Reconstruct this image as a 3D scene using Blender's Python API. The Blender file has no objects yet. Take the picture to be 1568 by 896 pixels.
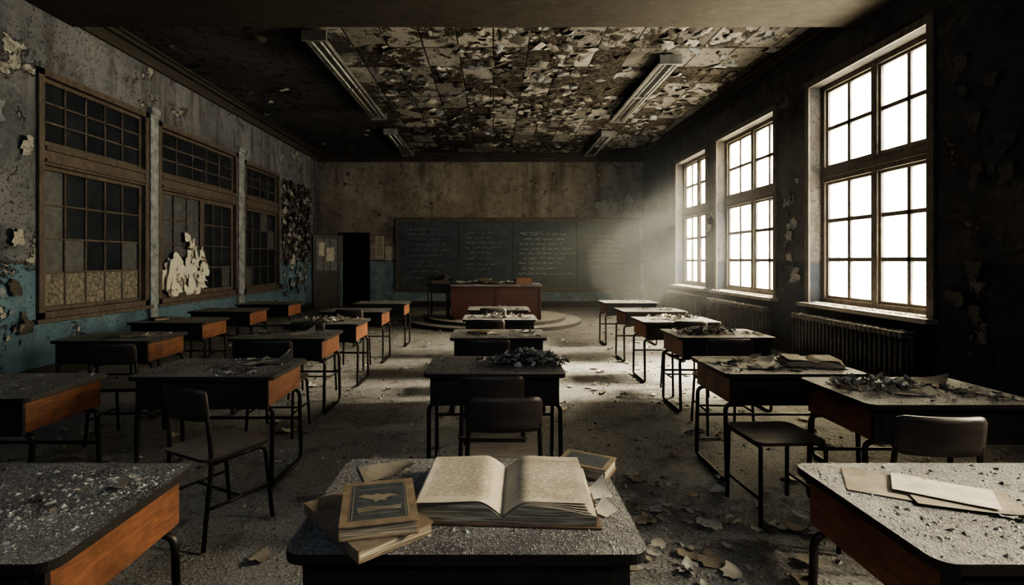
import bpy, math, random
from mathutils import Matrix, Vector, Euler
random.seed(7)
R=random.random
def U(a,b): return a+(b-a)*R()
XL,XR,YB,YR,H=-5.19,4.47,15.55,-1.3,4.57
HAZE=True
# ------------------------------------------------------------------ materials
class G:
    def __init__(s,name,rough=.8,metal=0.0):
        s.m=bpy.data.materials.new(name); s.m.use_nodes=True
        s.nt=s.m.node_tree; s.b=s.nt.nodes['Principled BSDF']
        s.b.inputs['Roughness'].default_value=rough; s.b.inputs['Metallic'].default_value=metal
        s.pos=s.nt.nodes.new('ShaderNodeNewGeometry').outputs['Position']
        s.out=s.nt.nodes['Material Output']
    def set(s,node,key,v):
        i=node.inputs[key]
        if isinstance(v,bpy.types.NodeSocket): s.nt.links.new(v,i)
        else: i.default_value=v
    def obj(s): return s.nt.nodes.new('ShaderNodeTexCoord').outputs['Object']
    def noise(s,scale,detail=5,rough=.6,vec=None,dist=0):
        n=s.nt.nodes.new('ShaderNodeTexNoise')
        s.set(n,'Vector',vec or s.pos); s.set(n,'Scale',scale); s.set(n,'Detail',detail); s.set(n,'Roughness',rough); s.set(n,'Distortion',dist)
        return n.outputs['Fac']
    def vor(s,scale,vec=None,feat='F1',out='Distance'):
        n=s.nt.nodes.new('ShaderNodeTexVoronoi'); n.feature=feat
        s.set(n,'Vector',vec or s.pos); s.set(n,'Scale',scale); return n.outputs[out]
    def mapv(s,scale=(1,1,1),loc=(0,0,0),vec=None):
        n=s.nt.nodes.new('ShaderNodeMapping'); s.set(n,'Vector',vec or s.pos)
        n.inputs['Scale'].default_value=scale; n.inputs['Location'].default_value=loc; return n.outputs[0]
    def step(s,f,a,b):
        n=s.nt.nodes.new('ShaderNodeMapRange'); n.clamp=True
        s.set(n,'Value',f); n.inputs[1].default_value=a; n.inputs[2].default_value=b; return n.outputs[0]
    def math(s,op,a,b=0.0):
        n=s.nt.nodes.new('ShaderNodeMath'); n.operation=op; s.set(n,0,a); s.set(n,1,b); return n.outputs[0]
    def mix(s,f,a,b,mode='MIX'):
        n=s.nt.nodes.new('ShaderNodeMix'); n.data_type='RGBA'; n.blend_type=mode
        s.set(n,0,f)
        for k,v in ((6,a),(7,b)):
            if not isinstance(v,bpy.types.NodeSocket): v=(v[0],v[1],v[2],1)
            s.set(n,k,v)
        return n.outputs[2]
    def xyz(s,vec=None):
        n=s.nt.nodes.new('ShaderNodeSeparateXYZ'); s.set(n,0,vec or s.pos); return n.outputs
    def bump(s,h,strength=.5,dist=.01):
        n=s.nt.nodes.new('ShaderNodeBump'); s.set(n,'Height',h); n.inputs['Strength'].default_value=strength; n.inputs['Distance'].default_value=dist
        s.nt.links.new(n.outputs[0],s.b.inputs['Normal'])
    def col(s,c):
        if not isinstance(c,bpy.types.NodeSocket): c=(c[0],c[1],c[2],1)
        s.set(s.b,'Base Color',c); return s
    def rough(s,c): s.set(s.b,'Roughness',c)

def mk_wall(name,up1,up2,low,peel,amount=.56,streak=.7,sf=2.2):
    g=G(name,.9)
    big=g.noise(.7,6,.65); med=g.noise(3.5,6,.7,dist=.6); fine=g.noise(45,3)
    c=g.mix(g.step(big,.35,.65),up1,up2)
    c=g.mix(g.step(med,.5,.75),c,(up2[0]*.45,up2[1]*.45,up2[2]*.45))
    st=g.noise(sf,7,.62,vec=g.mapv((2.2,2.2,.22)),dist=.3)
    z=g.xyz()[2]
    # drips are stronger high on the wall
    c=g.mix(g.math('MULTIPLY',g.math('MULTIPLY',g.step(st,.5,.68),g.step(g.math('ADD',z,g.math('MULTIPLY',big,2.0)),2.6,4.6)),streak),c,(.04,.034,.03))
    zz=g.math('ADD',z,g.math('MULTIPLY',g.math('SUBTRACT',g.noise(9,4),.5),.05))
    lo=g.mix(g.step(g.noise(2.0,6,.7),.35,.7),low,(low[0]*.45,low[1]*.5,low[2]*.55))
    dado=g.step(zz,1.375,1.36)
    c=g.mix(dado,c,lo)
    line=g.math('MULTIPLY',g.step(zz,1.35,1.36),g.step(zz,1.40,1.385))
    c=g.mix(g.math('MULTIPLY',line,.7),c,(.07,.055,.045))
    edge=g.noise(1.6,10,.68,vec=g.mapv((1,1,1),(3,1,7)),dist=.3)
    pm=g.step(edge,amount,amount+.012)
    c=g.mix(pm,c,g.mix(g.step(g.noise(14,4),.4,.6),peel,(peel[0]*.5,peel[1]*.48,peel[2]*.45)))
    em=g.math('MULTIPLY',g.step(edge,amount-.02,amount-.002),g.step(edge,amount+.012,amount))
    c=g.mix(em,c,(.015,.012,.01))
    sp=g.math('MULTIPLY',g.step(g.noise(26,4,.7),.55,.64),g.step(g.noise(1.3,3),.42,.58))
    c=g.mix(g.math('MULTIPLY',sp,.85),c,(.012,.01,.01))
    # small blisters
    bl=g.step(g.noise(7,8,.75,vec=g.mapv((1,1,1),(9,2,4))),.60,.625)
    c=g.mix(g.math('MULTIPLY',bl,.5),c,(peel[0]*.8,peel[1]*.78,peel[2]*.75))
    g.col(c)
    h=g.math('ADD',g.math('MULTIPLY',fine,.2),g.math('ADD',g.math('MULTIPLY',g.math('ADD',pm,bl),-.5),g.math('MULTIPLY',med,.6)))
    g.bump(h,.75,.025)
    return g.m
M={}
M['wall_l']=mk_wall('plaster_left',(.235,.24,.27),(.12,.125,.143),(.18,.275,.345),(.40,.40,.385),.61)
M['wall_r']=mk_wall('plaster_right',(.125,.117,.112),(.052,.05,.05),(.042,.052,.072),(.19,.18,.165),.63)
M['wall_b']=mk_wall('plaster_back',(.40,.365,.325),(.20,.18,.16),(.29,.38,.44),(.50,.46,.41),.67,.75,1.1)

def mk_ceiling():
    g=G('ceiling_tiles_mouldy',.92)
    x,y,z=g.xyz()
    tx=g.math('FLOOR',g.math('DIVIDE',x,.52)); ty=g.math('FLOOR',g.math('DIVIDE',y,.78))
    cmb=g.nt.nodes.new('ShaderNodeCombineXYZ'); g.set(cmb,0,tx); g.set(cmb,1,ty)
    wn=g.nt.nodes.new('ShaderNodeTexWhiteNoise'); wn.noise_dimensions='3D'; g.set(wn,'Vector',cmb.outputs[0]); rnd=wn.outputs['Value']
    fx=g.math('FRACT',g.math('DIVIDE',x,.52)); fy=g.math('FRACT',g.math('DIVIDE',y,.78))
    ex=g.math('MINIMUM',fx,g.math('SUBTRACT',1.0,fx)); ey=g.math('MINIMUM',fy,g.math('SUBTRACT',1.0,fy))
    seam=g.step(g.math('MINIMUM',ex,ey),.028,.008)
    tile=g.mix(rnd,(.22,.21,.205),(.74,.72,.71))
    tile=g.mix(g.math('MULTIPLY',g.step(g.noise(2.5,6,.7),.4,.7),.45),tile,(.17,.15,.135))
    tile=g.mix(seam,tile,(.03,.025,.02))
    plaster=g.mix(g.step(g.noise(.8,6),.35,.65),(.13,.125,.135),(.06,.058,.063))
    n=g.noise(1.1,9,.72,dist=.4)
    nn=g.math('ADD',n,g.math('MULTIPLY',g.math('SUBTRACT',rnd,.5),.30))
    mould=g.step(nn,.485,.51)
    mc=g.mix(g.step(g.noise(16,5,.75),.45,.62),(.018,.014,.011),(.19,.165,.145))
    c=g.mix(mould,tile,mc)
    spots=g.step(g.noise(8,6,.78),.57,.60)
    c=g.mix(g.math('MULTIPLY',spots,.9),c,(.018,.014,.011))
    reg=g.step(g.math('ADD',x,g.math('MULTIPLY',g.noise(1.2,5),1.6)),-1.7,-1.25)
    c=g.mix(reg,g.mix(g.math('MULTIPLY',g.step(g.noise(5,6,.7),.55,.60),.8),plaster,(.02,.018,.016)),c)
    g.col(c)
    g.bump(g.math('ADD',g.math('ADD',g.math('MULTIPLY',rnd,.5),g.math('MULTIPLY',seam,-.6)),g.math('MULTIPLY',g.noise(14,6,.75),1.2)),1,.05)
    return g.m
M['ceil']=mk_ceiling()

def mk_floor():
    g=G('floor_dusty',.9)
    a=g.noise(1.0,6,.65); b=g.noise(60,4,.7); v=g.vor(95); v2=g.vor(28)
    c=g.mix(g.step(a,.3,.7),(.148,.142,.14),(.285,.275,.268))
    c=g.mix(g.step(b,.45,.7),c,(.415,.40,.385))
    c=g.mix(g.step(v,.30,.16),c,(.62,.60,.57))
    c=g.mix(g.math('MULTIPLY',g.step(g.noise(4,6,.75),.50,.64),.6),c,(.073,.07,.07))
    g.col(c)
    h=g.math('ADD',g.math('MULTIPLY',g.step(v,.4,.1),.5),g.math('ADD',g.math('MULTIPLY',b,.8),g.math('MULTIPLY',g.step(v2,.35,.1),.6)))
    g.bump(h,1,.014); return g.m
M['floor']=mk_floor()

def mk_dusttop():
    g=G('desk_top_dust',.55)
    b=g.noise(70,4,.75); v=g.vor(120); v2=g.vor(55)
    a=g.noise(3.0,7,.75)
    c=g.mix(g.step(a,.38,.62),(.072,.066,.068),(.215,.208,.208))
    c=g.mix(g.step(b,.52,.70),c,(.39,.38,.37))
    c=g.mix(g.step(v,.30,.14),c,(.68,.66,.63))
    c=g.mix(g.step(v2,.14,.10),c,(.03,.026,.022))
    g.col(c)
    g.bump(g.math('ADD',g.math('MULTIPLY',g.step(v,.4,.1),.8),b),1,.008); return g.m
M['top']=mk_dusttop()
def mk_wood(name,c1,c2,rough=.5,scale=(2,14,14),dirt=.5):
    g=G(name,rough)
    n=g.noise(3,6,.6,vec=g.mapv(scale),dist=1.2); n2=g.noise(6,6,.7)
    c=g.mix(g.step(n,.3,.7),c1,c2)
    c=g.mix(g.math('MULTIPLY',g.step(n2,.45,.72),dirt),c,(c1[0]*.2,c1[1]*.2,c1[2]*.2))
    g.col(c); g.bump(g.math('ADD',n,g.math('MULTIPLY',n2,.6)),.4,.005); return g.m
M['orange']=mk_wood('wood_orange',(.30,.13,.075),(.16,.07,.042),.5,(14,2.5,14),.7)
M['dwood']=mk_wood('wood_dark',(.038,.031,.030),(.022,.019,.019),.5)
M['frame']=mk_wood('wood_window_brown',(.175,.142,.125),(.082,.067,.06),.7,(6,6,2))
M['framer']=mk_wood('wood_window_dark',(.20,.168,.138),(.10,.085,.071),.6,(6,6,2))
M['desk_red']=mk_wood('wood_teacher_red',(.125,.042,.030),(.075,.028,.021),.45,(2,6,14),.4)
M['seat']=mk_wood('seat_plywood',(.25,.22,.205),(.14,.12,.11),.55)
M['backrest']=mk_wood('backrest_dark',(.078,.062,.056),(.040,.033,.031),.42)
M['trim']=mk_wood('trim_dark',(.09,.079,.074),(.04,.036,.034),.7)
M['sillw']=mk_wood('sill_dusty',(.40,.37,.33),(.22,.195,.17),.7)
def simple(name,c,rough=.7,metal=0,nv=.4,sc=12):
    g=G(name,rough,metal); n=g.noise(sc,5,.7)
    g.col(g.mix(g.step(n,.35,.7),c,(c[0]*nv,c[1]*nv,c[2]*nv))); g.bump(n,.3,.004); return g.m
M['metal']=simple('tube_metal',(.075,.065,.062),.4,.6)
M['rad']=simple('radiator_paint',(.18,.168,.155),.55,.1)
M['fix']=simple('fixture_enamel',(.30,.30,.30),.5,0,.4,6)
M['tubeglass']=simple('fluorescent_tube',(.5,.49,.48),.25)
M['paper']=simple('old_paper',(.56,.52,.45),.9,0,.55,9)
M['paper2']=simple('aged_paper_brown',(.32,.275,.22),.9,0,.5,9)
M['chip']=simple('plaster_chip',(.50,.48,.45),.95,0,.35,40)
M['chipd']=simple('plaster_chip_dark',(.14,.125,.115),.95,0,.5,40)
M['leather']=simple('book_leather',(.17,.12,.085),.5,0,.5,25)
M['leather2']=simple('book_leather_tan',(.27,.205,.145),.55,0,.5,25)
M['leather3']=simple('book_leather_brown',(.24,.185,.14),.6,0,.5,20)
M['bookblue']=simple('book_panel_slate',(.085,.092,.10),.6,0,.5,40)
M['gold']=simple('book_stamp',(.30,.255,.19),.5,.1,.5)
M['black']=simple('void_black',(.006,.006,.007),.9)
M['paintw']=simple('post_paint',(.34,.37,.40),.8,0,.3,7)
M['plat']=simple('platform_concrete',(.45,.43,.41),.85,0,.5,10)
g=G('slate_board',.42); n=g.noise(1.5,7,.7,vec=g.mapv((1,1,2.5))); n2=g.noise(9,6,.7,vec=g.mapv((1,1,.5)))
c=g.mix(g.step(n,.3,.75),(.050,.066,.078),(.105,.135,.155)); c=g.mix(g.math('MULTIPLY',g.step(n2,.5,.8),.5),c,(.19,.225,.24)); g.col(c); M['slate']=g.m
g=G('chalk',.95); g.col((.50,.54,.55)); M['chalk']=g.m
g=G('dark_pane',.28); n=g.noise(3,7,.7); c=g.mix(g.step(n,.35,.7),(.016,.021,.03),(.045,.054,.07)); c=g.mix(g.step(g.noise(30,4,.7),.62,.7),c,(.12,.12,.12)); g.col(c); g.bump(n,.15,.01); M['pane']=g.m
g=G('grey_pane',.5); n=g.noise(9,7,.75); c=g.mix(g.step(n,.35,.7),(.145,.15,.165),(.053,.056,.065)); g.col(c); M['pane2']=g.m
g=G('stained_board',.9); n=g.noise(22,6,.75); c=g.mix(g.step(n,.4,.62),(.34,.315,.28),(.12,.107,.094)); g.col(c); g.bump(n,1,.02); M['board']=g.m
g=G('white_peeled_board',.9); n=g.noise(4,9,.75); c=g.mix(g.step(n,.55,.57),(.62,.60,.55),(.2,.17,.14)); g.col(c); g.bump(n,1,.02); M['boardw']=g.m
g=G('book_page',.85); o=g.obj(); x,y,z=g.xyz(o)
ln=g.step(g.math('FRACT',g.math('MULTIPLY',y,95.0)),.45,.55)
wd=g.step(g.noise(90,2,.5,vec=g.mapv((1,1.4,0),vec=o)),.42,.5)
ax=g.math('ABSOLUTE',x); mg=g.math('MULTIPLY',g.step(ax,.035,.04),g.step(ax,.215,.21)); my=g.step(g.math('ABSOLUTE',y),.14,.135)
tx=g.math('MULTIPLY',g.math('MULTIPLY',ln,wd),g.math('MULTIPLY',mg,my))
pc=g.mix(g.step(g.noise(8,5,.6),.35,.7),(.54,.485,.40),(.36,.305,.235))
g.col(g.mix(g.math('MULTIPLY',tx,.6),pc,(.14,.115,.09))); M['page']=g.m
g=G('page_edges',.9); x,y,z=g.xyz(g.obj()); st=g.noise(260,2,.5,vec=g.mapv((.03,.03,1),vec=g.obj()))
g.col(g.mix(g.step(st,.4,.6),(.46,.40,.31),(.18,.15,.115))); M['pedge']=g.m
def mk_glass():
    m=bpy.data.materials.new('dirty_window_glass'); m.use_nodes=True; nt=m.node_tree; nt.nodes.clear()
    out=nt.nodes.new('ShaderNodeOutputMaterial'); tr=nt.nodes.new('ShaderNodeBsdfTransparent'); tl=nt.nodes.new('ShaderNodeBsdfTranslucent')
    tr.inputs[0].default_value=(1,.985,.92,1); tl.inputs[0].default_value=(.75,.66,.46,1)
    n=nt.nodes.new('ShaderNodeTexNoise'); n.inputs['Scale'].default_value=2.2; n.inputs['Detail'].default_value=6
    gm=nt.nodes.new('ShaderNodeNewGeometry'); nt.links.new(gm.outputs['Position'],n.inputs['Vector'])
    mr=nt.nodes.new('ShaderNodeMapRange'); nt.links.new(n.outputs['Fac'],mr.inputs[0]); mr.inputs[1].default_value=.4; mr.inputs[2].default_value=.75; mr.inputs[3].default_value=.1; mr.inputs[4].default_value=.75
    mx=nt.nodes.new('ShaderNodeMixShader'); nt.links.new(mr.outputs[0],mx.inputs[0]); nt.links.new(tr.outputs[0],mx.inputs[1]); nt.links.new(tl.outputs[0],mx.inputs[2]); nt.links.new(mx.outputs[0],out.inputs[0])
    return m
M['glass']=mk_glass()

# ------------------------------------------------------------------ mesh builder
class MB:
    def __init__(s): s.v=[];s.f=[];s.mi=[];s.sm=[];s.mats=[]
    def mat(s,k):
        if k not in s.mats: s.mats.append(k)
        return s.mats.index(k)
    def add(s,vs,fs,k,smooth=False,T=None):
        o=len(s.v); i=s.mat(k)
        for p in vs:
            s.v.append(tuple(T@Vector(p)) if T is not None else tuple(p))
        for f in fs:
            s.f.append([o+a for a in f]); s.mi.append(i); s.sm.append(smooth)
    def box(s,x0,x1,y0,y1,z0,z1,k,T=None):
        vs=[(x,y,z) for x in (x0,x1) for y in (y0,y1) for z in (z0,z1)]
        s.add(vs,[(0,1,3,2),(4,6,7,5),(0,4,5,1),(2,3,7,6),(0,2,6,4),(1,5,7,3)],k,False,T)
    def tube(s,pts,r,k,seg=8,T=None,closed=False):
        pts=[Vector(p) for p in pts]; n=len(pts); vs=[];fs=[]
        up=None
        for i,p in enumerate(pts):
            if closed: t=pts[(i+1)%n]-pts[i-1]
            else: t=pts[min(i+1,n-1)]-pts[max(i-1,0)]
            t.normalize()
            if up is None:
                up=Vector((0,0,1)) if abs(t.z)<.9 else Vector((1,0,0))
            a=(up-t*up.dot(t)); 
            if a.length<1e-4: a=t.orthogonal()
            a.normalize(); b=t.cross(a); up=a
            for j in range(seg):
                q=2*math.pi*j/seg; vs.append(p+a*math.cos(q)*r+b*math.sin(q)*r)
        m=n if closed else n-1
        for i in range(m):
            i2=(i+1)%n
            for j in range(seg):
                j2=(j+1)%seg; fs.append((i*seg+j,i*seg+j2,i2*seg+j2,i2*seg+j))
        if not closed:
            fs.append(tuple(range(seg))[::-1]); fs.append(tuple((n-1)*seg+j for j in range(seg)))
        s.add(vs,fs,k,True,T)
    def prism(s,poly,z0,z1,kt,ks,T=None,smooth=False):
        n=len(poly); vs=[(x,y,z0) for x,y in poly]+[(x,y,z1) for x,y in poly]
        s.add(vs,[tuple(range(n,2*n))],kt,False,T)
        s.add(vs,[tuple(range(n))[::-1]]+[(i,(i+1)%n,n+(i+1)%n,n+i) for i in range(n)],ks,False,T)
    def build(s,name,loc=(0,0,0),rot=0,bevel=0,parent=None):
        me=bpy.data.meshes.new(name); me.from_pydata(s.v,[],s.f)
        for k in s.mats: me.materials.append(M[k])
        me.polygons.foreach_set('material_index',s.mi); me.polygons.foreach_set('use_smooth',s.sm); me.update()
        ob=bpy.data.objects.new(name,me); bpy.context.collection.objects.link(ob)
        ob.location=loc; ob.rotation_euler=(0,0,rot) if not isinstance(rot,tuple) else rot
        if bevel:
            b=ob.modifiers.new('bevel','BEVEL'); b.width=bevel; b.segments=2; b.limit_method='ANGLE'; b.angle_limit=math.radians(50)
        if parent: ob.parent=parent
        return ob
def rrect(w,d,r,n=6,cx=0,cy=0):
    out=[]
    for (sx,sy,a0) in ((1,1,0),(-1,1,90),(-1,-1,180),(1,-1,270)):
        for i in range(n+1):
            a=math.radians(a0+90*i/n); out.append((cx+sx*(w/2-r)+r*math.cos(a),cy+sy*(d/2-r)+r*math.sin(a)))
    return out
def rpath(pts,r,n=5):
    pts=[Vector(p) for p in pts]; out=[pts[0]]
    for i in range(1,len(pts)-1):
        a,b,c=pts[i-1],pts[i],pts[i+1]; d1=(a-b); d2=(c-b); rr=min(r,d1.length*.49,d2.length*.49)
        p1=b+d1.normalized()*rr; p2=b+d2.normalized()*rr
        for k in range(n+1):
            t=k/n; out.append(p1*(1-t)**2+b*2*t*(1-t)+p2*t*t)
    out.append(pts[-1]); return out
def flake(mb,c,size,k,rot=None,curl=.3,asp=1.0,jit=.25,n=4):
    if rot is None: rot=Euler((U(-.3,.3),U(-.3,.3),U(0,6.3)))
    T=Matrix.Translation(c)@rot.to_matrix().to_4x4()
    vs=[];fs=[]; ph=U(0,3); cc=curl*U(.4,1.4)
    for i in range(n+1):
        for j in range(n+1):
            u=i/n*2-1; w=j/n*2-1
            e=1.0
            if abs(u)==1 or abs(w)==1: e=1+U(-jit,jit)
            if abs(u)==1 and abs(w)==1: e*=U(.6,.95)
            x=u*e*size/2; y=w*e*size/2*asp
            z=cc*size*.5*(u*u*math.cos(ph)**2+w*w*math.sin(ph)**2+u*w*.5)
            vs.append((x,y,z))
    for i in range(n):
        for j in range(n):
            a=i*(n+1)+j; fs.append((a,a+n+1,a+n+2,a+1))
    mb.add(vs,fs,k,True,T)
def chip(mb,c,s,k):
    a=U(0,6.28); vs=[]
    n=random.choice((3,4,5)); h=s*U(.25,.7)
    for i in range(n):
        q=a+6.28*i/n+U(-.3,.3); r=s*U(.5,1)
        vs.append((c[0]+r*math.cos(q),c[1]+r*math.sin(q),c[2]))
    vs.append((c[0]+U(-.3,.3)*s,c[1]+U(-.3,.3)*s,c[2]+h))
    mb.add(vs,[(i,(i+1)%n,n) for i in range(n)],k)

# ------------------------------------------------------------------ room shell
RW=[(5.36,7.36,.80,3.82),(8.3,10.4,.80,3.76),(10.95,12.7,.80,3.72)]
ADDED_NEARW=(0.5,1.9,1.5,3.5)  # added window out of frame, lights the foreground desks from the right
LW=[(5.93,7.83,.72,3.60),(8.06,10.56,.72,3.55),(10.84,12.66,.72,3.48)]
ADDED_REARW=[(-3.9,-2.7,2.4,4.0),(-.6,.6,2.4,4.0)]  # added unseen windows behind the camera, let in cool fill light
def holed(name,axis,p0,p1,a0,a1,holes,matk):
    mb=MB(); As=sorted({a0,a1}|{h[0] for h in holes}|{h[1] for h in holes}); Zs=sorted({0,H}|{h[2] for h in holes}|{h[3] for h in holes})
    for i in range(len(As)-1):
        for j in range(len(Zs)-1):
            ca=(As[i]+As[i+1])/2; cz=(Zs[j]+Zs[j+1])/2
            if any(h[0]<ca<h[1] and h[2]<cz<h[3] for h in holes): continue
            if axis=='x': mb.box(p0,p1,As[i],As[i+1],Zs[j],Zs[j+1],matk)
            else: mb.box(As[i],As[i+1],p0,p1,Zs[j],Zs[j+1],matk)
    return mb.build(name)
holed('wall_right','x',XR,XR+.42,YR-.3,YB+.3,RW+[ADDED_NEARW],'wall_r')
holed('wall_left','x',XL-.3,XL,YR-.3,YB+.3,LW,'wall_l')
holed('wall_back','y',YB,YB+.3,XL,XR,[(-4.55,-3.73,0,2.14)],'wall_b')
holed('wall_rear','y',YR-.3,YR,XL,XR,ADDED_REARW,'wall_r')
mb=MB(); mb.box(XL-.3,XR+.42,YR-.3,YB+1.6,-.12,0,'floor'); mb.build('floor')
mb=MB(); mb.box(XL-.3,XR+.42,YR-.3,YB+.3,H,H+.15,'ceil'); mb.build('ceiling')
mb=MB(); mb.box(XL+.002,XR-.002,5.75,6.45,H-.30,H-.001,'trim'); mb.box(XL+.002,XR-.002,5.72,6.48,H-.06,H-.002,'trim'); mb.build('ceiling_beam',bevel=.01)
mb=MB(); mb.box(-5.0,-3.4,YB+1.4,YB+1.5,0,2.6,'black'); mb.box(-5.1,-5.0,YB+.3,YB+1.5,0,2.6,'black'); mb.box(-3.4,-3.3,YB+.3,YB+1.5,0,2.6,'black'); mb.box(-5.1,-3.3,YB+.3,YB+1.5,2.6,2.7,'black'); mb.build('hallway_wall')
mb=MB(); mb.box(XL-.36,XL-.31,5,13.5,.3,4.0,'black'); mb.build('corridor_wall')
def crown(name,axis,pos,sgn,a0,a1):
    mb=MB()
    for (d,z0,z1) in ((.05,H-.26,H-.20),(.035,H-.20,H-.10),(.10,H-.10,H-.04),(.14,H-.04,H-.002)):
        p0,p1=sorted((pos,pos+sgn*d))
        if axis=='x': mb.box(p0,p1,a0,a1,z0,z1,'trim')
        else: mb.box(a0,a1,p0,p1,z0,z1,'trim')
    mb.build(name,bevel=.006)
crown('trim_1','x',XL,1,YR,YB-.15); crown('trim_2','x',XR,-1,YR,YB-.15); crown('trim_3','y',YB,-1,XL,XR)
def base(name,axis,pos,sgn,segs):
    mb=MB()
    for a0,a1 in segs:
        for d,z0,z1 in ((.022,0,.15),(.03,0,.03),(.014,.15,.17)):
            p0,p1=sorted((pos,pos+sgn*d))
            if axis=='x': mb.box(p0,p1,a0,a1,z0,z1,'trim')
            else: mb.box(a0,a1,p0,p1,z0,z1,'trim')
    mb.build(name)
base('baseboard_left','x',XL,1,[(YR,YB)]); base('baseboard_right','x',XR,-1,[(YR,YB)]); base('baseboard_back','y',YB,-1,[(XL,-4.62),(-3.66,XR)])

def win_right(i,w):
    y0,y1,z0,z1=w; mb=MB(); X=XR+.22; t=.06
    def bar(ya,yb,za,zb,d=.07,k='framer',off=0): mb.box(X-d/2+off,X+d/2+off,ya,yb,za,zb,k)
    bar(y0,y0+t,z0,z1,.12); bar(y1-t,y1,z0,z1,.12); bar(y0+t,y1-t,z0,z0+.07,.12); bar(y0+t,y1-t,z1-t,z1,.12)
    tz0=z0+(z1-z0)*.555; tz1=tz0+.20
    bar(y0+t,y1-t,tz0,tz1,.13)
    bar(y0+t,y1-t,tz0+.06,tz1-.06,.17)
    ym=(y0+y1)/2; bar(ym-.05,ym+.05,z0+.07,z1-t,.11)
    for (a,b) in ((y0+t,ym-.05),(ym+.05,y1-t)):
        for (c,d,rows) in ((z0+.07,tz0,3),(tz1,z1-t,2)):
            s=.035
            bar(a,a+s,c,d,.06); bar(b-s,b,c,d,.06); bar(a+s,b-s,c,c+s,.06); bar(a+s,b-s,d-s,d,.06)
            m=(a+b)/2; bar(m-.025,m+.025,c+s,d-s,.045)
            for r in range(1,rows):
                zz=c+(d-c)*r/rows; bar(a+s,b-s,zz-.025,zz+.025,.045)
            mb.box(X-.003,X+.003,a+s,b-s,c+s,d-s,'glass')
    cw=.09
    for (ya,yb,za,zb) in ((y0-cw,y0,z0-.06,z1+cw),(y1,y1+cw,z0-.06,z1+cw),(y0,y1,z1,z1+cw)):
        mb.box(XR-.03,XR-.001,ya,yb,za,zb,'framer')
    mb.box(XR-.13,XR-.001,y0-.12,y1+.12,z0-.05,z0,'sillw'); mb.box(XR,XR+.16,y0+.002,y1-.002,z0,z0+.012,'sillw')
    for k in range(160):
        chip(mb,(XR+U(-.12,.12),U(y0,y1),z0+.012),U(.008,.03),random.choice(('chip','sillw')))
    mb.build('window_%d'%i,bevel=.004)
for i,w in enumerate(RW+[ADDED_NEARW]): win_right(i+1,w)  # the last one is the added off-frame fill window
for i,(x0,x1,z0,z1) in enumerate(ADDED_REARW):  # frames and glass of the added rear fill windows
    mb=MB(); Y=YR-.15
    for (a,b,c,d) in ((x0,x0+.06,z0,z1),(x1-.06,x1,z0,z1),(x0,x1,z0,z0+.06),(x0,x1,z1-.06,z1),((x0+x1)/2-.03,(x0+x1)/2+.03,z0,z1),(x0,x1,(z0+z1)/2-.02,(z0+z1)/2+.02)):
        mb.box(a,b,Y-.04,Y+.04,c,d,'framer')
    mb.box(x0,x1,Y-.003,Y+.003,z0,z1,'glass')
    mb.build('window_%d'%(8+i))

def win_left(i,w,kind):
    y0,y1,z0,z1=w; mb=MB(); X=XL-.06
    def bar(ya,yb,za,zb,d=.06,k='frame',x=0): mb.box(X-d/2+x,X+d/2+x,ya,yb,za,zb,k)
    t=.08
    bar(y0,y0+t,z0,z1,.16,x=.02); bar(y1-t,y1,z0,z1,.16,x=.02); bar(y0,y1,z0,z0+t,.16,x=.02); bar(y0,y1,z1-t,z1,.16,x=.02)
    bar(y0-.05,y1+.05,z0-.05,z0,.12,x=.07)
    tz0,tz1=2.50,2.74
    bar(y0+t,y1-t,tz0,tz1,.14,x=.02); bar(y0+t,y1-t,tz0+.03,tz0+.07,.2,x=.02); bar(y0+t,y1-t,tz1-.07,tz1-.02,.2,x=.02)
    def sash(a,b,c,d,nc,nr,fn,s=.05):
        bar(a,a+s,c,d,.07); bar(b-s,b,c,d,.07); bar(a+s,b-s,c,c+s,.07); bar(a+s,b-s,d-s,d,.07)
        ia,ib,ic,idd=a+s,b-s,c+s,d-s
        for k in range(1,nc):
            p=ia+(ib-ia)*k/nc; bar(p-.013,p+.013,ic,idd,.045)
        for k in range(1,nr):
            p=ic+(idd-ic)*k/nr; bar(ia,ib,p-.013,p+.013,.045)
        for r in range(nr):
            for cc in range(nc):
                k=fn(r,cc)
                pa=ia+(ib-ia)*cc/nc; pb=ia+(ib-ia)*(cc+1)/nc; pc=ic+(idd-ic)*r/nr; pd=ic+(idd-ic)*(r+1)/nr
                mb.box(X-.008,X+(.012 if k in('board','boardw') else 0),pa,pb,pc,pd,k)
    L=(y0+t,y1-t)
    sash(L[0],L[1],tz1,z1-t,{0:5,1:5,2:4}[kind],3,lambda r,c:'pane')
    if kind==0:
        sash(L[0],L[1],z0+t,tz0,5,4,lambda r,c:'board' if r==0 else ('pane2' if (r,c) in((1,0),(2,0),(3,0),(1,1),(1,4)) else 'pane'))
    elif kind==1:
        m=L[0]+(L[1]-L[0])*.52
        sash(L[0],m,z0+t,tz0,3,4,lambda r,c:'boardw' if r<1 or (r==1 and c>1) else 'pane2')
        sash(m,L[1],z0+t,tz0,3,4,lambda r,c:'pane2' if (r,c)==(0,2) else 'pane',.08)
        for k in range(12): flake(mb,(X+.06,U(m-.5,m+.0),U(.9,1.85)),U(.12,.28),'boardw',Euler((U(-.3,.3),math.pi/2+U(-.2,.2),U(-.2,.2))),.25)
        for k in range(22): flake(mb,(X+.05,U(L[0]+.12,m-.05),U(.88,1.3)),U(.2,.4),'boardw',Euler((U(-.3,.3),math.pi/2+U(-.06,.06),U(-.06,.06))),.08)
    else:
        sash(L[0],L[1],z0+t,tz0,4,4,lambda r,c:'pane2' if (r+c)%5==0 else 'pane')
    mb.build('window_%d'%(i+5),bevel=.004)
for i,w in enumerate(LW): win_left(i,w,i)
mb=MB()
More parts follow.
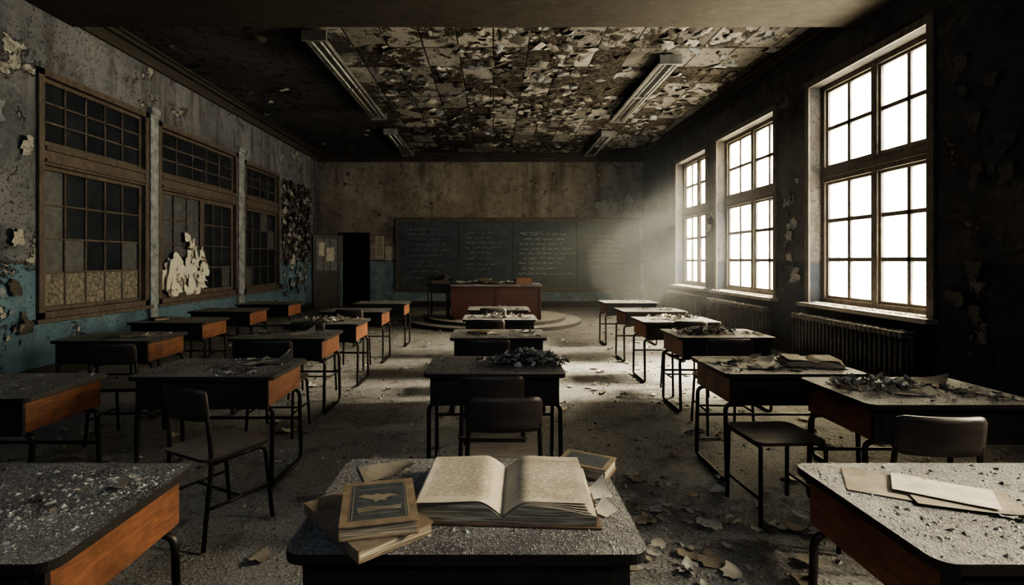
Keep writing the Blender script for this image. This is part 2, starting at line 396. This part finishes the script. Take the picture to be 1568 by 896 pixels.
for (a,b) in ((7.85,8.04),(10.58,10.82)):
    mb.box(XL+.001,XL+.05,a,b,.5,3.62,'paintw')
    mb.box(XL+.001,XL+.075,a-.01,b+.01,3.60,3.70,'paintw')
mb.build('trim_4',bevel=.008)

mb=MB()
for (a,b,c,d) in ((-4.62,-4.55,0,2.21),(-3.73,-3.66,0,2.21),(-4.55,-3.73,2.14,2.21)): mb.box(a,b,YB-.03,YB+.04,c,d,'dwood')
mb.build('trim_5',bevel=.004)
mb=MB(); W=.84;hh=2.10
mb.box(0,.1,-.02,.02,0,hh,'dwood'); mb.box(W-.1,W,-.02,.02,0,hh,'dwood')
for z0,z1 in ((0,.2),(.95,1.08),(hh-.1,hh)): mb.box(.1,W-.1,-.02,.02,z0,z1,'dwood')
mb.box(.1,W-.1,-.008,.008,.2,.95,'dwood'); mb.box(.16,W-.16,-.016,.016,.28,.87,'dwood')
mb.box(.1,W-.1,-.004,.004,1.08,hh-.1,'pane2')
for k in (1,2): mb.box(.1+(W-.2)*k/3-.012,.1+(W-.2)*k/3+.012,-.015,.015,1.08,hh-.1,'dwood')
for k in (1,2): mb.box(.1,W-.1,-.015,.015,1.08+.92*k/3-.012,1.08+.92*k/3+.012,'dwood')
mb.tube(rpath([(W-.06,-.02,1),(W-.06,-.07,1),(W-.16,-.07,1)],.02),.01,'metal'); 
mb.tube(rpath([(W-.06,.02,1),(W-.06,.07,1),(W-.16,.07,1)],.02),.01,'metal'); 
mb.box(.2,.45,.021,.026,1.35,1.75,'paper'); mb.box(.5,.68,.021,.026,1.5,1.9,'paper')
mb.build('door_1',(-4.53,YB-.05,.012),math.radians(180+42),.003)

mb=MB(); x0,x1,z0,z1=-2.80,4.28,.60,2.52
mb.box(x0,x1,YB-.05,YB-.002,z0,z1,'slate')
f=.09
for (a,b,c,d) in ((x0-f,x1+f,z1,z1+f),(x0-f,x1+f,z0-f,z0),(x0-f,x0,z0,z1),(x1,x1+f,z0,z1)): mb.box(a,b,YB-.08,YB-.002,c,d,'framer')
mb.box(x0-f,x1+f,YB-.18,YB-.06,z0-f-.02,z0-f+.02,'framer')
mb.box(x0-f-.02,x1+f+.02,YB-.10,YB-.002,z1+f,z1+f+.04,'framer')
for sx in (-1.03,.58,2.48): mb.box(sx-.01,sx+.01,YB-.055,YB-.04,z0,z1,'dwood')
mb.build('blackboard',bevel=.004)
mb=MB()
def stroke(pts,w=.006):
    for a,b in zip(pts,pts[1:]):
        d=Vector((b[0]-a[0],0,b[1]-a[1])); 
        if d.length<1e-5: continue
        nrm=Vector((-d.z,0,d.x)).normalized()*w
        y=YB-.054
        mb.add([(a[0]-nrm.x,y,a[1]-nrm.z),(b[0]-nrm.x,y,b[1]-nrm.z),(b[0]+nrm.x,y,b[1]+nrm.z),(a[0]+nrm.x,y,a[1]+nrm.z)],[(0,1,2,3)],'chalk')
for (a,b,top,nl,ww) in ((-2.6,-1.3,2.3,10,.0030),(-.85,.3,2.2,8,.0036),(.75,2.3,2.15,9,.0072),(2.75,4.0,2.1,7,.0036)):
    z=top
    for l in range(nl):
        x=a+U(0,.15); end=b-U(0,.5)
        while x<end:
            wl=U(.08,.3); pts=[];xx=x
            while xx<x+wl:
                pts.append((xx,z+U(-.028,.04))); xx+=U(.012,.028)
            stroke(pts,ww); x+=wl+U(.04,.08)
        z-=.15+U(-.02,.03)
stroke([(.8,2.2),(1.5,2.23)],.005)
mb.build('chalk_writing')
mb=MB()
for (a,b,c,d) in ((-3.50,-3.24,1.42,2.10),(-3.20,-3.02,1.38,1.80),(-2.99,-2.93,1.4,1.8)): mb.box(a,b,YB-.012,YB-.004,c,d,'paper')
for k in range(9): mb.box(-3.47,-3.27,YB-.014,YB-.012,2.02-.06*k,2.035-.06*k,'bookblue')
mb.build('wall_notice')

def fixture(x,y0,y1):
    mb=MB(); L=y1-y0; Z=H-.12
    prof=[(-.17,-.02),(-.08,.09),(.08,.09),(.17,-.02),(.13,-.035),(0,.03),(-.13,-.035)]
    n=len(prof); vs=[(p[0],0,p[1]) for p in prof]+[(p[0],L,p[1]) for p in prof]
    mb.add(vs,[tuple(range(n)),tuple(range(n,2*n))[::-1]]+[(i,n+i,n+(i+1)%n,(i+1)%n) for i in range(n)],'fix')
    for sx in (-.06,.06): mb.tube([(sx,.05,-.03),(sx,L-.05,-.03)],.019,'tubeglass',10)
    mb.box(-.17,.17,-.02,.02,-.055,.09,'fix'); mb.box(-.17,.17,L-.02,L+.02,-.055,.09,'fix'); mb.box(-.12,.12,L/2-.02,L/2+.02,-.05,.03,'fix')
    for yy in (.4,L-.4): mb.box(-.03,.03,yy-.03,yy+.03,.09,.118,'metal')
    return mb.build('fluorescent_light_fixture',(x,y0,Z))
fixture(-2.45,7.15,11.2); fixture(2.72,8.0,11.4); fixture(-2.45,12.5,15.1); fixture(2.80,12.7,15.1)

# ------------------------------------------------------------------ desks / chairs
def desk_mesh(w=.88,d=.60,h=.70):
    mb=MB()
    mb.prism(rrect(w,d,.045),h-.026,h,'top','dwood')
    bw,bd=w-.08,d-.07; z0,z1=h-.19,h-.026
    x=bw/2; y=bd/2
    mb.box(-x,-x+.018,-y+.016,y,z0,z1,'orange'); mb.box(x-.018,x,-y+.016,y,z0,z1,'orange')
    mb.box(-x+.018,x-.018,y-.016,y,z0,z1,'dwood'); mb.box(-x,x,-y,-y+.016,z0,z1,'dwood')
    mb.box(-x+.04,x-.04,-y-.004,-y,z0+.025,z1-.03,'dwood')
    mb.box(-x+.018,x-.018,-y+.016,y-.016,z0,z0+.012,'dwood')
    mb.box(-x,x,-y-.004,-y+.02,z0-.012,z0,'metal')
    for s in (-1,1):
        X=s*(w/2-.028); Xi=s*(w/2-.12)
        p=rpath([(Xi,-.22,z0-.014),(X,-.22,z0-.014),(X,-.245,.014),(X,.245,.014),(X,.22,z0-.014),(Xi,.22,z0-.014)],.05,5)
        mb.tube(p,.0135,'metal',8)
        mb.tube([(Xi,-.22,z0-.014),(Xi,.22,z0-.014)],.011,'metal',8)
    mb.tube([(-w/2+.03,.22,.30),(w/2-.03,.22,.30)],.010,'metal',8)
    return mb
dm=desk_mesh().build('school_desk',bevel=.004); DM=dm.data; first=dm
def desk(cx,cy,rot=0,deb=220,pap=6,w=None):
    global first
    if first: ob=first; first=None
    else:
        ob=bpy.data.objects.new('school_desk',DM); bpy.context.collection.objects.link(ob)
        b=ob.modifiers.new('bevel','BEVEL'); b.width=.004; b.segments=2; b.limit_method='ANGLE'; b.angle_limit=math.radians(50)
    ob.location=(cx,cy,0); ob.rotation_euler=(0,0,rot); 
    mb=MB()
    cl=[(U(-.35,.35),U(-.22,.22)) for _ in range(3)]
    for k in range(deb):
        if R()<.45: q=random.choice(cl); x=random.gauss(q[0],.09);y=random.gauss(q[1],.06)
        else: x=U(-.42,.42);y=U(-.28,.28)
        if abs(x)>.415 or abs(y)>.275: continue
        chip(mb,(x,y,.7003),U(.002,.006) if R()<.8 else U(.006,.014),'chip' if R()<.7 else 'chipd')
    for k in range(pap):
        q=random.choice(cl); x=max(-.36,min(.36,random.gauss(q[0],.09))); y=max(-.22,min(.22,random.gauss(q[1],.06)))
        flake(mb,(x,y,.704+U(0,.008)),U(.02,.06),random.choice(('chip','paper','chipd','paper2')),Euler((U(-.15,.15),U(-.15,.15),U(0,6.3))),.35)
    mb.build('plaster_debris',(cx,cy,0),rot)
D={'C1':(-.065,1.54,0,420,0),'C2':(.01,3.5,0,500,10),'C3':(.05,4.97,0,300,22),'C4':(.08,6.38,0,200,20),'C5':(.08,7.57,0,160,18),
'La':(-1.46,1.50,0,1300,8),'Lb':(-1.76,3.42,0,800,20),'Lc':(-1.93,4.93,0,400,30),'Ld':(-1.90,5.98,0,260,24),'Le':(-1.90,7.3,0,200,20),'Lf':(-1.82,8.6,0,140,14),
'Ma':(-2.80,2.93,0,450,6),'Mb':(-3.40,4.80,0,300,14),'Mc':(-3.65,6.10,0,240,14),'Md':(-3.7,7.35,0,180,12),'Me':(-3.63,8.5,0,120,10),
'Ra':(1.47,1.50,0,1300,34),'Rb':(2.26,2.82,0,800,46),'Rc':(1.87,3.50,0,500,30),'Rd':(2.12,5.0,0,300,36),'Re':(2.13,6.15,0,200,26),'Rf':(2.2,7.35,0,160,20),'Rg':(2.25,8.75,0,120,12)}
for k,v in D.items(): desk(*v)

def chair_mesh():
    mb=MB()
    out=rrect(.38,.38,.06,5,0,0)
    mb.prism(out,.425,.44,'seat','backrest')
    nx,nz=12,6; w2,h2=.175,.08; zc=.70
    def pt(u,v,off):
        x=u*w2; z=v*h2
        r=.035
        ax,az=abs(x),abs(z)
        if ax>w2-r and az>h2-r:
            dx,dz=ax-(w2-r),az-(h2-r); m=max(dx,dz); L=math.hypot(dx,dz)
            if L>1e-9: dx*=m/L; dz*=m/L
            ax,az=w2-r+dx,h2-r+dz; x=math.copysign(ax,x); z=math.copysign(az,z)
        yy=-.205+ .035*(u*u)-.0 - (z*.12) + off
        return (x,yy,zc+z)
    g=[[pt(i/nx*2-1,j/nz*2-1,0) for j in range(nz+1)] for i in range(nx+1)]
    g2=[[pt(i/nx*2-1,j/nz*2-1,-.013) for j in range(nz+1)] for i in range(nx+1)]
    vs=[p for r in g for p in r]+[p for r in g2 for p in r]; o=(nx+1)*(nz+1); I=lambda i,j:i*(nz+1)+j
    fs=[]
    for i in range(nx):
        for j in range(nz):
            fs.append((I(i,j),I(i,j+1),I(i+1,j+1),I(i+1,j))); fs.append((o+I(i,j),o+I(i+1,j),o+I(i+1,j+1),o+I(i,j+1)))
    for i in range(nx):
        fs.append((I(i,0),I(i+1,0),o+I(i+1,0),o+I(i,0))); fs.append((I(i,nz),o+I(i,nz),o+I(i+1,nz),I(i+1,nz)))
    for j in range(nz):
        fs.append((I(0,j),o+I(0,j),o+I(0,j+1),I(0,j+1))); fs.append((I(nx,j),I(nx,j+1),o+I(nx,j+1),o+I(nx,j)))
    mb.add(vs,fs,'backrest',True)
    for s in (-1,1):
        mb.tube(rpath([(s*.15,-.185,.76),(s*.165,-.165,.60),(s*.17,-.15,.43),(s*.18,-.20,.012)],.06),.011,'metal')
        mb.tube(rpath([(s*.17,-.15,.412),(s*.17,.15,.412),(s*.18,.19,.012)],.05),.011,'metal')
        mb.tube([(s*.178,-.175,.2),(s*.178,.168,.2)],.008,'metal')
    mb.tube([(-.17,.12,.412),(.17,.12,.412)],.009,'metal'); mb.tube([(-.17,-.14,.412),(.17,-.14,.412)],.009,'metal'); mb.tube([(-.178,0,.2),(.178,0,.2)],.008,'metal')
    return mb
c0=chair_mesh().build('school_chair',bevel=0); CM=c0.data; cf=c0
def chair(x,y,rot=0):
    global cf
    if cf: ob=cf; cf=None
    else:
        ob=bpy.data.objects.new('school_chair',CM); bpy.context.collection.objects.link(ob)
    ob.location=(x,y,0); ob.rotation_euler=(0,0,math.radians(rot)); return ob
chair(.045,2.56,2); chair(.0,3.0,-2)
chair(-1.44,2.74,-28); chair(-2.86,4.08,4); chair(-1.74,4.25,0); chair(-1.85,5.38,0); chair(-.05,4.28,3); chair(-.05,5.62,0)
chair(1.88,4.30,-3); chair(2.0,5.48,0); chair(1.80,2.27,-4); chair(.0,6.9,0); chair(-1.8,6.72,0)
mb=MB(); mb.prism(rrect(.38,.36,.05),.43,.447,'seat','backrest')
for sx in (-1,1):
    mb.tube(rpath([(sx*.16,-.14,.418),(sx*.175,-.17,.418),(sx*.18,-.18,.012)],.03),.011,'metal'); mb.tube(rpath([(sx*.16,.14,.418),(sx*.175,.16,.418),(sx*.18,.17,.012)],.03),.011,'metal')
    mb.tube([(sx*.165,-.15,.418),(sx*.165,.15,.418)],.01,'metal'); mb.tube([(sx*.178,-.17,.15),(sx*.178,.165,.15)],.008,'metal')
mb.build('school_stool',(1.56,2.90,0),.05)

# ------------------------------------------------------------------ teacher's desk & platform
mb=MB()
def circ(r,n=64,cx=0,cy=0): return [(cx+r*math.cos(2*math.pi*i/n),cy+r*math.sin(2*math.pi*i/n)) for i in range(n)]
mb.prism(circ(1.95),0,.07,'plat','trim'); mb.prism(circ(1.6),.07,.14,'plat','trim')
mb.build('round_platform',(.04,11.95,0),bevel=.008)
mb=MB(); a=.95
mb.box(-a-.02,a+.02,-.42,.42,.70,.74,'top'); mb.box(-a-.02,a+.02,-.425,.425,.68,.70,'desk_red')
mb.box(-a,a,-.38,-.35,.0,.68,'desk_red'); mb.box(-a,-a+.03,-.38,.38,0,.68,'desk_red'); mb.box(a-.03,a,-.38,.38,0,.68,'desk_red')
mb.box(-a+.03,-a+.5,-.35,.38,.04,.68,'desk_red'); mb.box(a-.5,a-.03,-.35,.38,.04,.68,'desk_red')
for s in (-a+.0,a-.05,-.02): mb.box(s,s+.05,-.395,-.38,0,.68,'desk_red')
mb.box(-a,a,-.395,-.38,0,.08,'desk_red'); mb.box(-a,a,-.395,-.38,.61,.68,'desk_red')
mb.build('teacher_desk',(.06,11.4,.14),bevel=.006)
mb=MB(); mb.box(-.25,.2,-.3,.3,.70,.74,'dwood'); mb.box(-.23,.18,-.28,-.26,.55,.70,'dwood')
for sx in (-.22,.17):
    for sy in (-.27,.27): mb.tube([(sx,sy,0.0),(sx,sy,.70)],.018,'metal')
mb.build('side_table',(-1.16,11.45,.14),bevel=.004)
mb=MB(); mb.box(-.18,.18,-.15,.15,0,.07,'leather'); 
for k in range(18): flake(mb,(U(-.2,.2),U(-.12,.12),.08+U(0,.09)),U(.1,.25),random.choice(('chipd','paper2','leather')),None,.4)
mb.build('paper_heap',(-1.14,11.4,.885))
mb=MB(); mb.box(-.17,.17,-.12,.12,0,.015,'orange')
for (p,q,r,s) in ((-.17,.17,-.12,-.105),(-.17,.17,.105,.12),(-.17,-.155,-.12,.12),(.155,.17,-.12,.12)): mb.box(p,q,r,s,.015,.13,'orange')
mb.build('wooden_tray',(.64,11.25,.882),.1,.003)
mb=MB()
for k in range(50): flake(mb,(U(-.85,.5),U(-.3,.3),.012+U(0,.03)),U(.06,.2),random.choice(('paper','chip','paper2')),Euler((U(-.15,.15),U(-.15,.15),U(0,6))),.3)
for k in range(4): mb.box(-.33,-.05,-.1,.1,.002+.028*k,.026+.028*k,random.choice(('leather','bookblue','leather2')),Matrix.Rotation(U(-.2,.2),4,'Z'))
mb.build('paper_stack',(.0,11.35,.882))

def radiator(y0,y1):
    mb=MB(); n=int((y1-y0)/.075); 
    for i in range(n):
        y=y0+.035+i*.075
        for dx in (-.055,0,.055):
            mb.tube([(dx,y,.10),(dx,y,.60)],.019,'rad',6)
        mb.prism([(p[0],p[1]) for p in rrect(.17,.06,.025,3,0,y)],.585,.645,'rad','rad')
        mb.prism([(p[0],p[1]) for p in rrect(.17,.06,.025,3,0,y)],.07,.12,'rad','rad')
    mb.tube([(0,y0-.05,.60),(0,y1+.05,.60)],.018,'rad'); mb.tube(rpath([(0,y1,.10),(0,y1+.12,.10),(0,y1+.12,0.0)],.04),.018,'rad')
    for y in (y0+.07,y1-.1): mb.box(-.08,.08,y-.02,y+.02,0,.08,'rad')
    for k in range(260): chip(mb,(U(-.08,.08),U(y0,y1),.646),U(.006,.028),'chip')
    mb.build('radiator',(XR-.17,0,0))
radiator(5.4,7.45); radiator(8.2,10.4); radiator(11.0,12.9)

# ------------------------------------------------------------------ books
def book(name,w,d,t,loc,rotz,cov,panel=None,tilt=0):
    mb=MB(); c=.0035
    mb.prism(rrect(w,d,.004,2),0,c,cov,cov); mb.prism(rrect(w,d,.004,2),t-c,t,cov,cov)
    mb.box(-w/2,-w/2+.004,-d/2,d/2,c,t-c,cov)
    mb.box(-w/2+.004,w/2-.005,-d/2+.005,d/2-.005,c,t-c,'pedge')
    if panel:
        e=min(w,d)*.11
        mb.box(-w/2+e,w/2-e,-d/2+e,d/2-e,t,t+.0006,'gold'); mb.box(-w/2+e+.003,w/2-e-.003,-d/2+e+.003,d/2-e-.003,t+.0006,t+.0011,panel)
        if d>.15:
            pts=[(-.055,.018),(-.036,.028),(-.014,.020),(-.004,.028),(.008,.018),(.030,.022),(.054,.004),(.030,.006),(.016,-.006),(.022,-.020),(.002,-.012),(-.010,-.024),(-.014,-.008),(-.034,.004)]
            mb.prism([(x,y+.012) for x,y in pts],t+.0011,t+.0016,'gold','gold')
            mb.prism([(-.055,-.038),(-.02,-.030),(.02,-.040),(.056,-.034),(.054,-.058),(.01,-.052),(-.052,-.062)],t+.0011,t+.0015,'gold','gold')
            for yy in (-.074,.068): mb.box(-.05,.05,yy,yy+.0025,t+.0011,t+.0015,'gold')
            for xx in (-w/2+e+.007,w/2-e-.009): mb.box(xx,xx+.002,-d/2+e+.008,d/2-e-.008,t+.0011,t+.0015,'gold')
    return mb.build(name,loc,(tilt,0,rotz),.001)
def open_book(w,d,t,loc,rotz):
    mb=MB(); n=18
    mb.box(-w-.012,w+.012,-d/2-.01,d/2+.01,0,.004,'leather')
    for s in (-1,1):
        prof=[]
        for i in range(n+1):
            u=i/n; z=t*(.25+.75*math.sin(min(1,u*3.2)*math.pi/2))*(1-.50*max(0,(u-.25)/.75)**1.3)
            prof.append((s*u*w,.004+z))
        vs=[];fs=[]
        for (x,z) in prof: vs+= [(x,-d/2,z),(x,d/2,z),(x,-d/2,.004),(x,d/2,.004)]
        top=[(4*i,4*i+4,4*i+5,4*i+1) if s>0 else (4*i,4*i+1,4*i+5,4*i+4) for i in range(n)]
        mb.add(vs,top,'page',True)
        sd=[]
        for i in range(n): sd+=[(4*i,4*i+2,4*i+6,4*i+4),(4*i+1,4*i+5,4*i+7,4*i+3)]
        sd.append((4*n,4*n+2,4*n+3,4*n+1))
        mb.add(vs,sd,'pedge')
        for q in (0,1,2,3):
            lv=[];lf=[]
            for i in range(n+1):
                u=i/n; x=s*u*w*(.97-.012*q); z=prof[i][1]+.0015+.001*q+ (.004+.006*q)*u*u
                sk=.004*q*u*(1 if s>0 else -1)
                lv+=[(x,-d/2+.003+sk,z),(x,d/2-.004+sk,z)]
            for i in range(n): lf.append((2*i,2*i+2,2*i+3,2*i+1))
            mb.add(lv,lf,'page',True)
    return mb.build('open_book',loc,rotz)
open_book(.245,.33,.052,(.035,1.54,.7015),-.06)
book('old_book',.21,.32,.030,(-.335,1.385,.7015),.72,'leather3')
book('old_book',.19,.25,.034,(-.300,1.375,.733),.22,'leather2','bookblue')
book('old_book',.17,.125,.036,(.31,1.735,.7015),-.5,'leather2','bookblue')
open_book(.17,.24,.035,(2.12,3.50,.7015),-.25)
book('old_book',.14,.2,.03,(-3.06,2.95,.7015),.5,'leather')
book('old_book',.2,.14,.03,(-3.28,4.78,.7015),.4,'leather')
book('old_book',.15,.2,.02,(-.12,4.98,.7015),1.2,'leather'); book('old_book',.15,.2,.025,(-3.9,6.1,.7015),.9,'leather')
def sheet(loc,w,d,rot,k='paper',curl=.06):
    mb=MB(); n=6; vs=[];fs=[]; a=U(-1,1)
    for i in range(n+1):
        for j in range(n+1):
            u=i/n*2-1; v=j/n*2-1; vs.append((u*w/2,v*d/2,.002+curl*w*.5*(max(0,u*.7+v*a*.6))**2))
    for i in range(n):
        for j in range(n):
            b=i*(n+1)+j; fs.append((b,b+n+1,b+n+2,b+1))
    mb.add(vs,fs,k,True); mb.build('loose_paper',loc,rot)
sheet((-.35,1.73,.7015),.17,.13,.4,'paper2',.3); sheet((-.16,1.77,.7015),.10,.07,.9,'paper',.4); sheet((.3,1.55,.703),.09,.06,.3,'paper',.6); sheet((.31,1.45,.703),.06,.05,.8,'paper',.6)
sheet((1.22,1.62,.7015),.22,.2,-.5,'paper2',.1); sheet((1.36,1.52,.706),.26,.17,-.35,'paper2',.1); sheet((1.34,1.56,.711),.24,.15,-.62,'paper',.05)
sheet((1.55,3.6,.7015),.24,.16,-.5); sheet((1.72,3.42,.7015),.22,.2,-.3,'paper',.2); sheet((1.66,3.68,.7015),.2,.14,.3,'paper2',.2); sheet((1.84,3.58,.7015),.18,.13,.9,'paper',.5); sheet((1.78,3.66,.706),.16,.1,.2,'paper2',.8)
sheet((-1.5,3.6,.7015),.2,.1,.3,'paper',.7); sheet((-1.45,3.52,.71),.18,.08,.6,'paper2',.9); sheet((-1.58,3.48,.705),.16,.1,-.4,'paper',.5)
sheet((2.0,2.9,.7015),.22,.16,.2,'paper2',.5); sheet((2.45,2.95,.7015),.2,.16,.7,'paper2',.5); sheet((2.2,2.75,.7015),.2,.14,-.4,'paper',.5)
sheet((-1.8,4.95,.7015),.22,.14,.3,'paper',.6); sheet((-1.75,6.0,.7015),.22,.14,-.3,'paper',.5); sheet((.15,6.4,.7015),.22,.14,.3,'paper',.5)
for j,(hx,hy,num,sx_,sy_,hh_) in enumerate(((.24,3.52,300,.105,.075,.075),(2.05,5.0,120,.14,.075,.03),(2.1,2.86,90,.14,.08,.02),(2.1,6.15,70,.15,.08,.02),(.1,6.35,50,.15,.08,.02),(-1.85,5.98,50,.15,.08,.02))):
    mb=MB()
    for k in range(num):
        x=random.gauss(0,sx_); y=random.gauss(0,sy_)
        if abs(x)>.30 or abs(y)>.18: continue
        h=max(0,hh_*(1-math.hypot(x/(2.4*sx_),y/(2.4*sy_))))
        flake(mb,(x,y,.018+h*R()),U(.02,.075),random.choice(('chip','paper2','chipd','chip','paper')),Euler((U(-.5,.5),U(-.5,.5),U(0,6.3))),.6,U(.5,1),.3,3)
    mb.build('debris_heap',(hx,hy,.7015))

# ------------------------------------------------------------------ floor debris
mb=MB()
for k in range(14000):
    y=1.0+ (R()**1.3)*12; x=U(XL+.1,XR-.1)
    if math.hypot(x-.04,y-11.95)<2.0: continue
    s=U(.003,.010) if R()<.88 else U(.01,.028)
    chip(mb,(x,y,.0005),s*(1+y*.05),'chip' if R()<.75 else 'chipd')
mb.build('plaster_rubble')
mb=MB()
for k in range(480):
    y=1.6+(R()**1.2)*11; x=U(XL+.3,XR-.4)
    if math.hypot(x-.04,y-11.95)<2.1: continue
    flake(mb,(x,y,.012),U(.03,.11),random.choice(('paper','chip','paper2','chip')),Euler((U(-.12,.12),U(-.12,.12),U(0,6.3))),.35,U(.5,1))
for k in range(75):
    flake(mb,(random.gauss(1.0,.34),random.gauss(2.7,.3),.01+U(0,.012)),U(.035,.11),random.choice(('paper2','chip','paper','paper2')),Euler((U(-.15,.15),U(-.15,.15),U(0,6.3))),.3,U(.5,1))
mb.build('paper_scraps')

# ------------------------------------------------------------------ peeling paint
mb=MB()
for k in range(1900):
    x=U(-1.9,4.2) if R()<.85 else U(-5,4.2); y=U(6.6,15.3)
    if math.sin(x*2.1+1.3*math.sin(y*1.1))+math.sin(y*1.7+x)<.1 and R()<.7: continue
    if any(abs(x-fx)<.3 and a-.15<y<b+.15 for fx,a,b in ((-2.45,7.15,11.2),(2.72,8,11.4),(-2.45,12.5,15.1),(2.8,12.7,15.1))): continue
    s=U(.05,.22)
    flake(mb,(x,y,H-.012-s*.12),s,random.choice(('chip','paintw','chipd','chipd','trim')),Euler((math.pi+U(-.35,.35),U(-.35,.35),U(0,6.3))),-.5,U(.6,1),.3,3)
mb.build('peeling_ceiling_paint')
mb=MB()
def wallflake(side,a,z,s,k=None,tilt=.25):
    k=k or random.choice(('chip','paintw','chipd'))
    if side=='l': flake(mb,(XL+.012+s*.1,a,z),s,k,Euler((0,math.pi/2+U(-tilt,tilt),U(-tilt,tilt))),.45,U(.6,1.2),.3)
    elif side=='r': flake(mb,(XR-.012-s*.1,a,z),s,k,Euler((0,-math.pi/2+U(-tilt,tilt),U(-tilt,tilt))),.45,U(.6,1.2),.3)
    else: flake(mb,(a,YB-.012-s*.1,z),s,k,Euler((math.pi/2+U(-tilt,tilt),U(-tilt,tilt),0)),.45,U(.6,1.2),.3)
for k in range(60): wallflake('l',U(3.4,5.8),U(.4,3.0),U(.05,.2))
for k in range(420): wallflake('l',U(12.8,14.7),1.3+ (R()**.8)*2.1,U(.05,.16),random.choice(('chipd','chipd','trim','chip')),.5)
for k in range(40): wallflake('l',U(12.8,14.5),U(.5,1.5),U(.05,.2))
for (x,z,s) in ((2.24,3.05,.2),(3.3,3.0,.3),(4.05,3.2,.22),(3.1,3.0,.18),(3.6,2.95,.2)): wallflake('b',x,z,s,'chip')
for k in range(40): wallflake('b',U(-5,4.3),U(2.7,4.2),U(.03,.1))
for (y,z) in ((7.8,2.0),(7.9,1.6),(7.75,2.4),(7.7,1.2),(10.65,2.1)):
    for q in range(5): wallflake('r',y+U(-.12,.12),z+U(-.2,.2),U(.06,.2),random.choice(('chip','chipd')),.6)
for k in range(50): wallflake('r',U(3.4,5.1),U(.8,3.4),U(.05,.2),'chipd')
mb.build('peeling_wall_paint')

# ------------------------------------------------------------------ lights
w=bpy.data.worlds.new('World'); bpy.context.scene.world=w; w.use_nodes=True
nt=w.node_tree; bg=nt.nodes['Background']; bg.inputs[1].default_value=1.0
tc=nt.nodes.new('ShaderNodeTexCoord'); sx=nt.nodes.new('ShaderNodeSeparateXYZ'); nt.links.new(tc.outputs['Generated'],sx.inputs[0])
mr=nt.nodes.new('ShaderNodeMapRange'); nt.links.new(sx.outputs[1],mr.inputs[0]); mr.inputs[1].default_value=-.6; mr.inputs[2].default_value=.15
mx=nt.nodes.new('ShaderNodeMix'); mx.data_type='RGBA'; nt.links.new(mr.outputs[0],mx.inputs[0]); mx.inputs[6].default_value=(5.4,7.4,11.5,1); mx.inputs[7].default_value=(19,18.4,16.2,1)  # sky tinted cool toward the rear, as fill through the added windows
nt.links.new(mx.outputs[2],bg.inputs[0])
for (y0,y1,z0,z1) in RW+[ADDED_NEARW]:  # visible windows plus the added near one
    l=bpy.data.lights.new('window_portal','AREA'); l.shape='RECTANGLE'; l.size=z1-z0; l.size_y=y1-y0
    l.cycles.is_portal=True
    o=bpy.data.objects.new('window_portal',l); bpy.context.collection.objects.link(o); o.location=(XR+.45,(y0+y1)/2,(z0+z1)/2); o.rotation_euler=(0,math.radians(90),0)
for (x0,x1,z0,z1) in ADDED_REARW:  # portals for the added rear fill windows
    l=bpy.data.lights.new('window_portal','AREA'); l.shape='RECTANGLE'; l.size=x1-x0; l.size_y=z1-z0
    l.cycles.is_portal=True
    o=bpy.data.objects.new('window_portal',l); bpy.context.collection.objects.link(o); o.location=((x0+x1)/2,YR-.33,(z0+z1)/2); o.rotation_euler=(math.radians(90),0,0)
s=bpy.data.lights.new('sun','SUN'); s.energy=66; s.angle=math.radians(24); s.color=(1,.94,.82)
so=bpy.data.objects.new('sun',s); bpy.context.collection.objects.link(so); so.location=(12,14,10)
so.rotation_euler=Vector((-1,.02,-.68)).to_track_quat('-Z','Y').to_euler()
def hazemat(name,d):
    M[name]=m=bpy.data.materials.new(name); m.use_nodes=True; nt=m.node_tree; nt.nodes.clear()
    out=nt.nodes.new('ShaderNodeOutputMaterial'); vs=nt.nodes.new('ShaderNodeVolumeScatter'); vs.inputs['Density'].default_value=d; vs.inputs['Anisotropy'].default_value=.1; vs.inputs['Color'].default_value=(1,.98,.93,1)
    nt.links.new(vs.outputs[0],out.inputs['Volume'])
if HAZE:
    # dust hanging in the air, thickest near the far windows: nested clouds clipped to the room
    for i,(rx,ry,rz,d) in enumerate(((7.2,6.6,3.4,.0035),(5.8,5.4,2.9,.0045),(4.6,4.4,2.4,.006),(3.7,3.6,2.0,.008),(2.9,2.9,1.65,.010),(2.1,2.2,1.3,.013))):
        hazemat('dust_air_%d'%i,d)
        mb=MB(); vs=[];fs=[]; nu,nv=48,24
        for a in range(nv+1):
            for b in range(nu):
                th=math.pi*a/nv; ph=2*math.pi*b/nu
                x=4.3+rx*math.sin(th)*math.cos(ph); y=12.2+ry*math.sin(th)*math.sin(ph); z=1.3+rz*math.cos(th)
                e=.012+.004*i
                vs.append((min(max(x,XL+e),XR-e),min(y,YB-.13-e),min(max(z,e),H-.3-e)))
        for a in range(nv):
            for b in range(nu):
                b2=(b+1)%nu; fs.append((a*nu+b,(a+1)*nu+b,(a+1)*nu+b2,a*nu+b2))
        mb.add(vs,fs,'dust_air_%d'%i); mb.build('dust_haze')

# ------------------------------------------------------------------ camera
cam=bpy.data.cameras.new('camera'); co=bpy.data.objects.new('camera',cam); bpy.context.collection.objects.link(co)
co.location=(0,0,1.4); co.rotation_euler=(math.radians(90),0,0)
cam.sensor_width=36; cam.lens=36*800/1568; cam.shift_x=29/1568; cam.shift_y=-50/1568; cam.clip_start=.02
sc=bpy.context.scene; sc.camera=co
sc.view_settings.view_transform='AgX'
try: sc.view_settings.look='AgX - High Contrast'
except: pass
sc.view_settings.exposure=0.15
